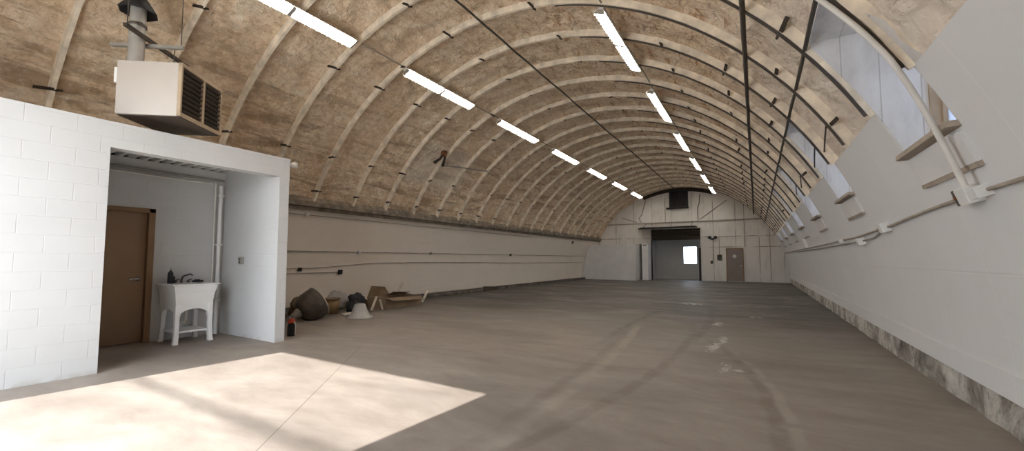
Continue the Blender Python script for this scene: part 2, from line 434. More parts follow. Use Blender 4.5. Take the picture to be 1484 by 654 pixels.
# left ledger strip below the foam, and the low paint ledge above the right-hand curb
m = MB(); vs = []; n = 200
for i in range(n + 1):
    y = 3.9 + (YB - 3.9) * i / n
    for th, r_ in ((154.2, 5.93), (154.0, 5.845), (153.0, 5.835), (151.7, 5.86), (151.2, 5.98)):
        d = .02 * noise.fractal(Vector((y * 1.7, th * .9, 2)), 1, 2, 3); x, z = arc(th, r_ + d); vs.append((x, y, z))
m.add(vs, [(i * 5 + k, i * 5 + k + 1, i * 5 + k + 6, i * 5 + k + 5) for i in range(n) for k in range(4)], False)
struct('trim_1', m, M['ledger'])
m = MB(); add_shell(m, [2.6, 3.9, 4.6], 5.895, 5.915, YF, YB); struct('trim_2', m, M['liner_r'])

# arch ribs with their steel clips
CLIPS = [20, 30.5, 39.5, 48.5, 60, 80.2, 98.6, 111.2, 118.8, 139.5, 149]
for i, y in enumerate(ribs_y):
    bay = any(abs(y - e) < .03 for d in dorm for e in d)
    m = MB(); vs = []; ths = frange(27.3, 152.0, 130)
    for th in ths:
        w = .034 + .006 * noise.noise(Vector((th * .3, y, 0)))
        if th < 75: w *= max(.45, (th / 75) ** 1.5)
        dy = .012 * noise.noise(Vector((th * .05, y * 3, 5)))
        for r_, a in ((6.04, -w * 1.25), (5.925, -w), (5.875, -w * .8), (5.875, w * .8), (5.925, w), (6.04, w * 1.25)):
            x, z = arc(th, r_ + (.008 * noise.noise(Vector((th * .4, y, 2))))); vs.append((x, y + a + dy, z))
    m.add(vs, [(k * 6 + j, k * 6 + j + 1, k * 6 + j + 7, k * 6 + j + 6) for k in range(len(ths) - 1) for j in range(5)], False)
    rb = struct('trim_%d' % (i + 3), m, M['rib'])
    c = MB(); vs = []; ths = frange(27.6, 76, 50)  # dark strip painting in the shaded side of the window-side ribs
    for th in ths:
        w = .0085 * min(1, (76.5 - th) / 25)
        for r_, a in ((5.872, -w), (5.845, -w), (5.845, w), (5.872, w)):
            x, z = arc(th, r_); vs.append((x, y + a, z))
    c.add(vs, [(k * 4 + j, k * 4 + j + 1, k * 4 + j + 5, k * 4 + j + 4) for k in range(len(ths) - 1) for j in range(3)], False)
    obj('rib_shade', c, M['pipe_dark'], rb)
    for th in CLIPS:
        in_d = any(abs(y - e) < .03 for d in dorm for e in d)
        if in_d and 22 < th < 36: continue
        if random.random() < .12: continue
        if th < 27.4: continue
        c = MB(); x, z = arc(th, 5.88)
        Mr = Matrix.Rotation(-R(th) + random.uniform(-.1, .1), 3, 'Y')
        ln = random.uniform(.13, .22); up_ = .5 if th > 75 else .15
        Mq = Mr @ Matrix.Rotation(random.uniform(-.25, .25) - (.3 if th > 75 else -.1), 3, 'Z')
        c.box(Vector((x, y, z)) + Mq @ Vector((0, -ln * .5, -.01)), (.014, ln, .045), Mq)
        c.box(Vector((x, y, z)) + Mq @ Vector((0, .02, 0)), (.05, .035, .02), Mq)
        c.box(Vector((x, y, z)) + Mq @ Vector((.0, .05, .0)), (.022, .10, .022), Mq)
        obj('clip', c, M['clip'], rb)

# back wall with the truck opening
pts = [arc(th, 6.14) for th in frange(0, 180, 90)]
def halfdisc(holes, y0, y1):
    """half-disc wall with rectangular openings standing on the floor, cut in columns"""
    xs = sorted({p[0] for p in pts} | {h[0] for h in holes} | {h[1] for h in holes})
    m = MB()
    for a, b in zip(xs[:-1], xs[1:]):
        if b - a < 1e-5: continue
        za, zb = [math.sqrt(max(0, 6.14 ** 2 - (q - CX) ** 2)) for q in (a, b)]
        lo = 0
        for h in holes:
            if h[0] - 1e-6 <= a and b <= h[1] + 1e-6: lo = h[2]
        m.prism([(a, lo), (b, lo), (b, zb), (a, za)], y0, y1, 1)
    return m
OX0, OX1, OZ = -6.0, -2.98, 3.33
struct('wall_back', halfdisc([(OX0, OX1, OZ)], YB, YB + .2), M['back'])
struct('wall_front', halfdisc([(-6.34, -2.72, 3.66)], YF - .2, YF), M['white2'])

# vestibule behind the opening, with a window
m = MB(); m.span((OX0 - .1, YB + .2, 0), (OX0, YB + 2.1, 3.5)); struct('wall_vestibule', m, M['grey_wall'])
m = MB(); m.span((OX1, YB + .2, 0), (OX1 + .1, YB + 2.1, 3.5)); struct('wall_vestibule', m, M['grey_wall'])
m = MB(); m.span((OX0 - .1, YB + .2, 3.4), (OX1 + .1, YB + 2.1, 3.5)); struct('ceiling_vestibule', m, M['darkbrown'])
Yv = YB + 1.5
wx0, wx1, wz0, wz1 = -4.24, -3.36, 1.02, 2.22
m = MB(); m.span((OX0, Yv, 0), (wx0, Yv + .1, 3.4)); m.span((wx1, Yv, 0), (OX1, Yv + .1, 3.4)); m.span((wx0, Yv, 0), (wx1, Yv + .1, wz0)); m.span((wx0, Yv, wz1), (wx1, Yv + .1, 3.4))
struct('wall_vestibule', m, M['grey_wall'])
m = MB()
for a, b in (((wx0, Yv - .02, wz0), (wx0 + .04, Yv + .1, wz1)), ((wx1 - .04, Yv - .02, wz0), (wx1, Yv + .1, wz1)), ((wx0, Yv - .02, wz0), (wx1, Yv + .1, wz0 + .04)), ((wx0, Yv - .02, wz1 - .04), (wx1, Yv + .1, wz1))): m.span(a, b)
w = struct('window_8', m, M['white2'])
m = MB(); m.span((wx0 + .03, Yv + .04, wz0 + .03), (wx1 - .03, Yv + .05, wz1 - .03)); obj('glass_pane', m, M['glass_clear'], w)
# overhead door rolled into the head of the opening and its guide tracks
m = MB()
for k in range(4): m.span((OX0 + .02, YB + .05 + .005 * (k % 2), 2.64 + .172 * k), (OX1 - .02, YB + .12, 2.805 + .172 * k))
d = struct('door_3', m, M['darkbrown'], bev=.01)
m = MB(); m.span((OX0 + .02, YB + .03, 2.60), (OX1 - .02, YB + .13, 2.645)); obj('bottom_rail', m, M['dark'], d)
for x in (OX0 + .035, OX1 - .09):
    m = MB(); m.span((x - .035, YB - .03, 0), (x + .035 + (.06 if x > -4 else 0), YB + .05, 2.6 if x < -4 else 2.05)); obj('track', m, M['dark'], d)
# dark hood boards over the opening
t = thing('door_canopy', 'thin dark board canopy over the wide truck opening in the far wall', 'canopy', (-4.7, YB, 3.36))
m = MB(); m.prism([(-6.85, YB), (-3.15, YB), (-3.2, YB - .75), (-6.45, YB - .95)], 3.37, 3.42, 2); obj('board', m, M['darkbrown'], t, True)
m = MB(); m.span((-6.55, YB - .93, 3.33), (-3.2, YB - .87, 3.39)); obj('edge_strip', m, M['dark'], t, True)
for x in (-6.3, -3.4):
    m = MB(); m.tube([(x, YB - .8, 3.42), (x, YB - .02, 3.72)], .015, 6); obj('stay_rod', m, M['pipe_dark'], t, True)

# white box room in the far corner
m = MB(); ps = [(-6.58, 0), (-6.58, 2.34)]
ps += [(arc(th, 5.9)[0], arc(th, 5.9)[1]) for th in frange(157.2, 179.9, 12)]
m.prism(ps, 26.4, YB, 1); struct('wall_corner', m, M['white2'])
m = MB(); m.span((-6.58, YB - .06, 0), (-6.40, YB, 2.3)); struct('door_gap_shade', m, M['dark'])  # dark slab standing in for the shade of an open doorway gap
m = MB(); m.span((-6.40, 27.3, 0), (-6.02, YB, 2.36)); struct('wall_stub', m, M['white2'])
t = thing('exit_sign', 'small red and white sign on the white wall beside the truck opening', 'sign', (-6.22, 27.28, 2.2))
m = MB(); m.span((-6.36, 27.255, 2.18), (-6.08, 27.298, 2.32)); obj('sign_plate', m, M['white2'], t, True)
m = MB(); m.span((-6.33, 27.248, 2.22), (-6.11, 27.256, 2.29)); obj('red_lettering', m, M['orange'], t, True)

# girt, seams and wires on the far wall
t = tag(obj('wall_girt', MB().span((-9.0, YB - .07, 3.71), (.55, YB, 3.79)), M['pipe_brown'], bev=.006), 'long horizontal beam crossing the far end wall above the truck opening', 'beam')
for x, z0, z1, lab in ((-.56, 2.1, 4.9, 'thin vertical batten above the far brown door, reaching from lintel height upward'), (.72, .05, 3.3, 'thin vertical batten on the far wall nearest the window side'), (-5.06, 3.8, 5.4, 'thin vertical batten under the block-room side of the black exhaust fan'), (-3.02, 3.8, 5.5, 'crooked dark conduit beside the black exhaust fan, down to the beam')):
    m = MB()
    if x == -3.02: m.tube([(-2.95, YB - .03, 5.5), (-3.0, YB - .03, 4.9), (-3.1, YB - .03, 4.6), (-3.08, YB - .03, 3.8)], .022, 6)
    else: m.span((x - .02, YB - .025, z0), (x + .02, YB, z1))
    tag(obj('wall_batten' if x != -3.02 else 'conduit', m, M['pipe_dark'] if x == -3.02 else M['pipe_brown']), lab, 'batten' if x != -3.02 else 'conduit')
for a, b, lab in (((-3.0, 3.85), (-1.45, 4.98), 'thin diagonal brace wire on the far wall rising toward the window side'), ((-6.9, 3.83), (-7.9, 4.2), 'thin diagonal brace wire on the far wall rising toward the block-room side')):
    m = MB(); m.tube([(a[0], YB - .04, a[1]), (b[0], YB - .04, b[1])], .018, 6); tag(obj('brace_wire', m, M['pipe_dark']), lab, 'wire')
m = MB(); m.tube([(-6.6, YB - .04, 3.82), (-6.75, YB - .04, 4.1), (-6.55, YB - .04, 4.4), (-6.3, YB - .04, 5.3)], .02, 6); tag(obj('conduit', m, M['pipe_dark']), 'crooked cable hanging on the far wall above the white corner room', 'conduit')
# exhaust fan
t = thing('exhaust_fan', 'square black exhaust fan high in the far end wall under the crown', 'fan', (-4.2, YB - .2, 4.7))
fx0, fx1, fz0, fz1 = -4.76, -3.64, 4.72, 5.84
m = MB()
for a, b in (((fx0, fz0), (fx0 + .07, fz1)), ((fx1 - .07, fz0), (fx1, fz1)), ((fx0, fz0), (fx1, fz0 + .07)), ((fx0, fz1 - .07), (fx1, fz1))): m.span((a[0], YB - .25, a[1]), (b[0], YB, b[1]))
obj('frame', m, M['black'], t, True)
m = MB(); m.span((fx0 + .05, YB - .04, fz0 + .05), (fx1 - .05, YB - .01, fz1 - .05)); obj('back_panel', m, M['dark'], t, True)
for k in range(4):
    m = MB(); m.box((-4.2, YB - .13, 5.26), (.15, .02, .46), Matrix.Rotation(R(90 * k + 20), 3, 'Y') @ Matrix.Translation((0, 0, .25)).to_3x3())
    Mk = Matrix.Rotation(R(90 * k + 20), 4, 'Y'); m = MB(); m.box((0, 0, .25), (.15, .02, .42), Matrix.Rotation(R(25), 3, 'Z'))
    obj('fan_blade', m, M['black'], t, M=Matrix.Translation((0, .07, .56)) @ Mk)
m = MB(); m.lathe([(.001, -.06), (.07, -.05), (.07, .05), (.001, .06)], 14, Matrix.Rotation(R(90), 3, 'X')); obj('hub', m, M['black'], t, M=Matrix.Translation((0, .07, .56)))
m = MB(); m.span((-4.95, YB - .3, 4.62), (-3.62, YB, 4.70)); obj('ledge', m, M['dark'], t, True)
# dark plenum boards between fan and crown
m = MB(); add_shell(m, frange(70, 112, 24), 5.76, 5.98, YB - .05, YB); struct('trim_41', m, M['darkbrown'])

# brown door in the far wall
m = MB(); m.span((-1.52, YB - .045, .02), (-.70, YB, 1.96)); d = struct('door_2', m, M['door_far'], bev=.004)
m = MB(); m.span((-1.58, YB - .06, 0), (-1.52, YB, 2.02)); m.span((-.70, YB - .06, 0), (-.64, YB, 2.02)); m.span((-1.58, YB - .06, 1.96), (-.64, YB, 2.02)); obj('door_frame', m, M['frame_brown'], d)
m = MB(); m.lathe([(.001, 0), (.11, 0), (.11, .015), (.001, .016)], 20, Matrix.Translation((-1.12, YB - .045, 1.52)).to_4x4().to_3x3() @ Matrix.Rotation(R(90), 3, 'X')); obj('round_notice', m, M['white2'], d, M=Matrix.Translation((-1.12, YB - .046, 1.52)))
m = MB(); m.tube([(-.79, YB - .05, .95), (-.79, YB - .11, .95)], .022, 8); m.lathe([(.001, -.03), (.03, -.02), (.03, .02), (.001, .03)], 10, None); obj('door_knob', MB().tube([(-.79, YB - .05, .95), (-.79, YB - .10, .95), (-.79, YB - .13, .95)], [.015, .015, .035], 10), M['steel'], d)
# twin floodlight with its conduit
t = thing('twin_floodlight', 'black twin-headed emergency light high on the far wall beside the truck opening', 'light', (-2.28, YB - .05, 2.6))
m = MB(); m.span((-2.36, YB - .08, 2.55), (-2.20, YB, 2.67)); obj('housing', m, M['black'], t, True, bev=.008)
for s in (-1, 1):
    Mx = Matrix.Translation((s * .15, -.08, .08)) @ Matrix.Rotation(R(70), 4, 'X') @ Matrix.Rotation(R(s * 18), 4, 'Y')
    m = MB(); m.lathe([(.03, -.1), (.07, -.05), (.1, .06), (.09, .05), (.001, .04)], 14); obj('lamp_head', m, M['black'], t, M=Mx)
m = MB(); m.tube([(-2.28, YB - .02, 2.55), (-2.30, YB - .02, 1.25)], .016, 6); tag(obj('conduit', m, M['pipe_brown']), 'thin conduit running down from the twin-headed light to the small switch', 'conduit')
t = thing('switch_box', 'small grey switch box below the twin-headed light on the far wall', 'switch', (-2.36, YB, 1.1))
m = MB(); m.span((-2.44, YB - .07, 1.06), (-2.30, YB, 1.26)); obj('box_body', m, M['pipe_dark'], t, True, bev=.005)
m = MB(); m.span((-2.39, YB - .1, 1.14), (-2.35, YB - .07, 1.2)); obj('toggle', m, M['black'], t, True)
t = thing('breaker_panel', 'dark breaker box between the small switch and the far brown door', 'electrical box', (-1.93, YB, 1.3))
m = MB(); m.span((-2.06, YB - .1, 1.28), (-1.80, YB, 1.62)); obj('cabinet', m, M['grime'], t, True, bev=.006)
m = MB(); m.span((-2.04, YB - .115, 1.3), (-1.82, YB - .1, 1.6)); obj('cover', m, M['pipe_dark'], t, True)
m = MB(); m.tube([(-1.93, YB - .03, 1.62), (-1.93, YB - .03, 2.75)], .018, 6); tag(obj('conduit', m, M['pipe_brown']), 'thin conduit rising from the dark breaker box on the far wall', 'conduit')

# ------------------------------------------------------------------ dormer windows on the window side
for i, (a, b) in enumerate(dorm):
    y0, y1 = a + .035, b - .035
    zs, zh = RS * math.sin(R(SILL)), RS * math.sin(R(HEAD))
    xw = 1.44
    m = MB(); f = .06
    for p, q in (((xw, y0, zs), (xw + .07, y0 + f, zh)), ((xw, y1 - f, zs), (xw + .07, y1, zh)), ((xw, y0, zs), (xw + .07, y1, zs + f)), ((xw, y0, zh - f), (xw + .07, y1, zh)), ((xw + .01, (y0 + y1) / 2 - .025, zs), (xw + .06, (y0 + y1) / 2 + .025, zh))): m.span(p, q)
    w = struct('window_%d' % (i + 1), m, M['tanwood'], bev=.004)
    m = MB(); m.span((xw + .03, y0 + f - .01, zs + f - .01), (xw + .036, y1 - f + .01, zh - f + .01)); obj('glass_pane', m, M['glass'], w)
    for yy, dd in ((y0, -.05), (y1, .05)):
        arcp = [arc(th, 5.92) for th in frange(SILL, HEAD, 10)]
        m = MB(); m.prism(arcp + [(arcp[-1][0], zh + .02), (xw + .08, zh + .02), (xw + .08, zs - .02), (arcp[0][0], zs - .02)], yy, yy + dd, 1); obj('reveal', m, M['reveal'], w)
    # jamb boards next to the glass
    for yy, s in ((y0, 1), (y1, -1)):
        m = MB(); m.span((xw - .07, yy, zs), (xw, yy + s * .035, zh)); obj('jamb', m, M['tanwood'], w)
    m = MB(); m.span((arc(HEAD, 5.9)[0], y0 - .04, zh), (xw + .1, y1 + .04, zh + .06)); obj('soffit', m, M['reveal'], w)
    m = MB(); m.prism([(arc(SILL, 5.86)[0] - .03, zs - .045), (xw + .09, zs - .045), (xw + .09, zs), (arc(SILL, 5.86)[0] - .03, zs)], y0 - .03, y1 + .03, 1); obj('sill', m, M['sill'], w, bev=.004)
    # apron board under the sill
    m = MB(); add_shell(m, [19.9, 21.1, 22.1], 5.885, 5.92, y0 + .0, y1 - .0); obj('apron', m, M['white2'], w)
    m = MB(); add_shell(m, [19.55, 19.9], 5.89, 5.918, y0 + .0, y1 - .0); obj('apron_shade_line', m, M['sill'], w)  # brown strip painting in the shadow line below the apron

# ------------------------------------------------------------------ block room on the block side
XB = -6.73
m = MB()
m.span((XB - .2, YF, 0), (XB, 1.71, 3.03)); m.span((XB - .2, 1.71, 2.72), (XB, 3.78, 3.03)); m.span((XB - .2, 3.78, 0), (XB, 3.94, 3.03))
struct('wall_block_front', m, M['cmu_y'])
m = MB(); m.span((-9.12, 3.78, 0), (XB - .2, 3.94, 3.03)); struct('wall_block_end', m, M['cmu_x'])
XA = -8.54
m = MB(); m.span((XA - .15, .9, 2.17), (XA, 3.78, 2.97)); m.span((XA - .15, 2.76, 0), (XA, 3.78, 2.17)); m.span((XA - .15, .9, 0), (XA, 1.74, 2.17))
struct('wall_alcove_back', m, M['cmu_y'])
m = MB(); m.span((XA, .8, 0), (XB - .2, .95, 2.97)); struct('wall_alcove_side', m, M['cmu_x'])
# ribbed deck over the alcove: flutes run across the room
m = MB(); y = YF; prof = []
k = 0
while y < 3.78:
    prof += [(y, 2.972), (y + .06, 2.972), (y + .075, 3.04), (y + .135, 3.04)]; y += .15
prof = [(min(p, 3.94), q) for p, q in prof] + [(3.94, 3.02)]
vs = [(x, p, q) for x in (XB - .2, -8.85) for p, q in prof]; n = len(prof)
m.add(vs, [(i, i + 1, n + i + 1, n + i) for i in range(n - 1)]); m.span((-9.1, YF, 3.05), (XB - .1, 3.94, 3.065))
struct('ceiling_alcove', m, M['deck'])
m = MB(); m.span((XA - .15, .9, 2.3), (XA - .1, 3.9, 3.02)); struct('alcove_flute_shade', m, M['dark'])  # dark sheet behind the deck flutes, standing in for their shade
# top coping line
m = MB(); m.span((XB - .22, YF, 3.0), (XB + .006, 3.95, 3.04)); struct('trim_40', m, M['cmu_y'])

# brown door with frame, inside the alcove
m = MB(); m.span((XA - .12, 1.78, .015), (XA - .075, 2.68, 2.11)); d = struct('door_1', m, M['door_brown'], bev=.003)
m = MB()
for p, q in (((XA - .15, 2.68, 0), (XA + .015, 2.765, 2.18)), ((XA - .15, 1.735, 0), (XA + .015, 1.78, 2.18)), ((XA - .15, 1.735, 2.11), (XA + .015, 2.765, 2.18))): m.span(p, q)
obj('door_frame', m, M['frame_brown'], d, bev=.003)
m = MB(); m.lathe([(.001, 0), (.034, 0), (.034, .012), (.012, .016), (.012, .05), (.001, .05)], 14, Matrix.Rotation(R(90), 3, 'Y')); h = obj('lever_handle', m, M['steel'], d, M=Matrix.Translation((XA - .075, 2.60, 1.03)))
m = MB(); m.tube([(XA - .03, 2.60, 1.03), (XA - .025, 2.57, 1.032), (XA - .025, 2.49, 1.028)], .010, 8); obj('lever', m, M['steel'], h)

# pipes in the alcove
m = MB(); m.tube([(XA + .05, 1.0, 2.80), (XA + .05, 3.74, 2.80)], .022, 8); tag(obj('pipe', m, M['pipe_grey']), 'upper of two horizontal pipes under the alcove deck', 'pipe')
m = MB(); m.tube([(XA + .045, 1.0, 2.72), (XA + .045, 1.9, 2.715), (XA + .045, 2.4, 2.73), (XA + .045, 3.0, 2.72), (XA + .045, 3.55, 2.73)], .014, 8); tag(obj('pipe', m, M['pipe_white']), 'lower wavy white pipe of the two under the alcove deck', 'pipe')
t = thing('water_pipe', 'white vertical pipe in the alcove corner beside the white sink', 'pipe', (XA + .06, 3.66, 0))
m = MB(); m.tube([(XA + .075, 3.68, .0), (XA + .075, 3.68, 2.70)], .03, 10); obj('riser', m, M['white'], t, True)
m = MB(); m.tube([(XA + .06, 3.60, 2.74), (XA + .06, 3.60, .75), (XA + .06, 3.56, .70), (XA + .06, 3.40, .70)], .013, 8); obj('supply_line', m, M['pipe_white'], t, True)
for z in (.6, 1.6, 2.5):
    m = MB(); m.span((XA + .002, 3.63, z), (XA + .115, 3.73, z + .03)); obj('strap', m, M['white'], t, True)
t = thing('outlet_box', 'small grey outlet box on the inner face of the alcove end wall', 'outlet', (-7.82, 3.78, 1.3))
m = MB(); m.span((-7.88, 3.735, 1.26), (-7.76, 3.78, 1.39)); obj('cover_plate', m, M['pipe_grey'], t, True, bev=.004)
for z in (1.295, 1.345):
    m = MB(); m.span((-7.84, 3.73, z - .016), (-7.80, 3.737, z + .016)); obj('socket', m, M['black'], t, True)

# utility sink
SX0, SX1, SY0, SY1, SZ = -8.46, -7.87, 2.86, 3.37, .95
t = thing('utility_sink', 'white freestanding utility sink on legs against the alcove back wall', 'sink', ((SX0 + SX1) / 2, (SY0 + SY1) / 2, 0))
def tub():
    m = MB()
    def ring(o, z): return [(SX0 - o * .3, SY0 - o, z), (SX1 + o, SY0 - o, z), (SX1 + o, SY1 + o, z), (SX0 - o * .3, SY1 + o, z)]
    L = [ring(-.03, .56), ring(0, .60), ring(.02, .80), ring(.05, .925), ring(.075, .93), ring(.075, SZ), ring(.035, SZ), ring(-.02, .90), ring(-.07, .66)]
    vs = [p for r_ in L for p in r_]; fs = []
    for i in range(len(L) - 1):
        for k in range(4): fs.append((i * 4 + k, i * 4 + (k + 1) % 4, i * 4 + 4 + (k + 1) % 4, i * 4 + 4 + k))
    fs.append(tuple(range(len(vs) - 4, len(vs)))); fs.append((3, 2, 1, 0)); m.add(vs, fs); return m
obj('basin', tub(), M['white'], t, True, bev=.012)
# arched front and side aprons
def apron(y0, y1, x):
    ps = [(y0, .62), (y0, .46)] + [(y0 + .05 + (y1 - y0 - .1) * k / 10, .46 + .09 * math.sin(math.pi * k / 10) ** .5) for k in range(11)] + [(y1, .46), (y1, .62)]
    return MB().prism(ps, x - .025, x, 0)
obj('front_apron', apron(SY0 + .01, SY1 - .01, SX1), M['white'], t, True)
m = MB()
ps = [(SX0 + .02, .62), (SX0 + .02, .46)] + [(SX0 + .07 + (SX1 - SX0 - .12) * k / 10, .46 + .09 * math.sin(math.pi * k / 10) ** .5) for k in range(11)] + [(SX1 - .01, .46), (SX1 - .01, .62)]
for yy in (SY0, SY1 - .025):
    m = MB().prism(ps, yy, yy + .025, 1); obj('side_apron', m, M['white'], t, True)
for lx in (SX0 + .04, SX1 - .03):
    for ly in (SY0 + .03, SY1 - .03):
        s = -1 if ly < (SY0 + SY1) / 2 else 1; sx = 1 if lx > -8.2 else -1
        m = MB(); vs = []
        for z, h, o in ((.62, .036, 0), (.45, .036, 0), (.40, .030, .003), (.25, .030, .004), (.06, .033, .012), (0, .036, .018)):
            cx, cy = lx + sx * o, ly + s * o; vs += [(cx - h, cy - h, z), (cx + h, cy - h, z), (cx + h, cy + h, z), (cx - h, cy + h, z)]
        fs = [(i * 4 + k, i * 4 + (k + 1) % 4, i * 4 + 4 + (k + 1) % 4, i * 4 + 4 + k) for i in range(5) for k in range(4)] + [(20, 21, 22, 23), (3, 2, 1, 0)]
        m.add(vs, fs); obj('leg', m, M['white'], t, True, bev=.006)
m = MB(); ps = [(SX0 + .03, SY0 + .03), (SX1 - .03, SY0 + .03)] + [(SX1 - .03 - .03 * math.sin(math.pi * k / 8), SY0 + .03 + (SY1 - SY0 - .06) * k / 8) for k in range(1, 8)] + [(SX1 - .03, SY1 - .03), (SX0 + .03, SY1 - .03)]
m.prism(ps, .17, .20, 2); obj('shelf', m, M['white'], t, True, bev=.004)
m = MB(); m.tube([(-8.2, 3.12, .62), (-8.2, 3.12, .36), (-8.22, 3.12, .30), (-8.3, 3.12, .28), (-8.4, 3.12, .34), (-8.52, 3.12, .34)], .022, 8); obj('drain_trap', m, M['pipe_white'], t, True)
f = MB(); f.tube([(-8.42, 3.12, .95), (-8.42, 3.12, 1.0), (-8.38, 3.13, 1.06), (-8.26, 3.18, 1.10), (-8.20, 3.19, 1.08)], [.02, .016, .014, .012, .012], 8)
fo = obj('faucet', f, M['grime'], t, True)
for yy in (3.04, 3.22):
    m = MB(); m.tube([(-8.43, yy, .95), (-8.43, yy, .985)], .022, 8); m.tube([(-8.43, yy, .99), (-8.36, yy + .02, 1.01)], .009, 6); obj('tap_handle', m, M['grime'], fo, True)
def bottle(y, x, h, r_, mat, lab):
    t = thing('soap_bottle', lab, 'bottle', (x, y, .951))
    m = MB(); m.lathe([(.001, 0), (r_, 0), (r_ * 1.02, .01), (r_, h * .68), (r_ * .5, h * .8), (r_ * .36, h * .82), (r_ * .36, h * .88), (.001, h * .88)], 14); obj('bottle_body', m, mat, t)
    m = MB(); m.tube([(0, 0, h * .88), (0, 0, h)], .006, 6); m.tube([(-.01, 0, h), (.035, 0, h - .004)], .006, 6); obj('pump', m, M['galv'], t)
bottle(2.905, -8.25, .25, .038, M['bag'], 'taller dark pump bottle on the sink rim nearest the brown door')
bottle(2.985, -8.40, .15, .036, M['bag'], 'shorter dark pump bottle on the sink rim beside the faucet')
t = thing('soap_tray', 'low black tray of scrub pads on the sink rim toward the corner pipe', 'tray', (-8.40, 3.35, .953))
m = MB(); m.lathe([(.001, .0), (.08, 0), (.09, .03), (.084, .03), (.075, .008), (.001, .008)], 16); obj('tray_body', m, M['black'], t, M=Matrix.Scale(.5, 4, (1, 0, 0)))
m = MB(); m.box((0, -.01, .028), (.05, .08, .035)); obj('scrub_pad', m, M['bag'], t, bev=.008)

# floodlight on the outer corner of the block room
t = thing('spotlight', 'small white spotlight on the top outer corner of the block room', 'light', (-6.85, 3.94, 2.94))
m = MB(); m.span((-6.90, 3.94, 2.90), (-6.80, 3.965, 3.0)); obj('mount_plate', m, M['grime'], t, True)
m = MB(); m.tube([(-6.85, 3.965, 2.95), (-6.85, 4.03, 2.96)], .018, 8); obj('swivel', m, M['grime'], t, True)
m = MB(); m.lathe([(.001, -.06), (.035, -.055), (.05, 0), (.065, .07), (.058, .065), (.001, .06)], 14); obj('lamp_head', m, M['fixture'], t, M=Matrix.Translation((0, .11, .03)) @ Matrix.Rotation(R(-75), 4, 'X'))

# ------------------------------------------------------------------ unit heater
HA = R(37)
fd = Vector((math.cos(HA), math.sin(HA), 0)); dd = Vector((-math.sin(HA), math.cos(HA), 0))
HC = Vector((-7.0, 1.79, 3.215)) + fd * .39 + dd * .44
t = thing('unit_heater', 'boxy beige gas heater hung above the white block room', 'heater', HC, HA)
W2, D2, HH = .39, .44, .71      # local x = along front, local y = depth (away from viewer)
m = MB(); m.box((-.02, 0, HH / 2), (2 * W2 - .04, 2 * D2, HH)); obj('casing', m, M['heater'], t, bev=.012)
xf = W2
m = MB()
for a, b in (((xf - .045, -D2, 0), (xf, -D2 + .03, HH)), ((xf - .045, D2 - .03, 0), (xf, D2, HH)), ((xf - .045, -D2, HH - .05), (xf + .004, D2, HH)), ((xf - .045, -D2, 0), (xf + .004, D2, .05)), ((xf - .045, .0, .05), (xf, .045, HH - .05))): m.span(a, b)
obj('outlet_frame', m, M['heater_trim'], t, bev=.004)
m = MB(); m.span((xf - .039, -D2 + .02, .04), (xf - .034, D2 - .02, HH - .04)); obj('outlet_recess', m, M['dark'], t)
for y0, y1 in ((-D2 + .03, 0), (.045, D2 - .03)):
    for k in range(9):
        z = .085 + k * .067
        m = MB(); m.box((xf - .014, (y0 + y1) / 2, z), (.035, y1 - y0, .006), Matrix.Rotation(R(-35), 3, 'Y')); obj('louver', m, M['louver'], t)
m = MB(); m.span((-W2 - .045, -.42, .42), (-W2, -.28, .62)); obj('control_box', m, M['white'], t, bev=.005)
m = MB(); m.span((-W2 + .02, -D2 + .02, -.012), (W2 - .02, D2 - .02, .0)); obj('bottom_pan', m, M['louver'], t)
for x in (-.3, .3):
    pass
# hanger struts and rods
m = MB(); m.box((-.155, -.08, HH + .36), (.045, 1.15, .045)); sb = obj('hanger_strut', m, M['clip'], t)
m = MB(); m.tube([(-.155, -.62, HH + .36), (-.155, -.62, HH + 1.0)], .006, 6); obj('threaded_rod', m, M['pipe_dark'], sb)
m = MB(); m.box((-.22, -.195, HH + .315), (.90, .045, .045)); sb = obj('hanger_strut', m, M['pipe_grey'], t)
m = MB(); m.tube([(.20, -.195, HH + .315), (.20, -.195, HH + 1.2)], .006, 6); obj('threaded_rod', m, M['pipe_dark'], sb)
for x, y in ((-.42, -.195), (.12, -.195), (-.155, .40)):
    m = MB(); m.tube([(x, y, HH - .01), (x, y, HH + .28)], .006, 6); obj('drop_rod', m, M['pipe_dark'], t)
# flue
fp = Vector((-6.985, 1.80, 3.20)) + fd * .11 + dd * .12
t = thing('flue_pipe', 'grey metal flue pipe rising from the hung heater to the arched roof', 'flue', (fp.x, fp.y, 3.93))
zt = math.sqrt(RS ** 2 - (fp.x - CX) ** 2) - 3.93
m = MB(); m.tube([(0, 0, 0), (0, 0, zt - .12)], .085, 18); obj('pipe', m, M['galv'], t)
for z in (.50, .95):
    m = MB(); m.lathe([(.085, 0), (.098, 0), (.098, .035), (.085, .035)], 18, Matrix.Translation((0, 0, 0)).to_3x3()); o = obj('joint_band', m, M['grime'], t, M=Matrix.Translation((0, 0, z)))
m = MB(); m.span((.085, -.02, .50), (.12, .02, .535)); obj('band_bolt', m, M['pipe_dark'], t)
m = MB(); m.lathe([(.10, .18), (.21, .0), (.20, -.01), (.09, .16)], 8); obj('roof_collar', m, M['black'], t, M=Matrix.Translation((0, 0, .70)))

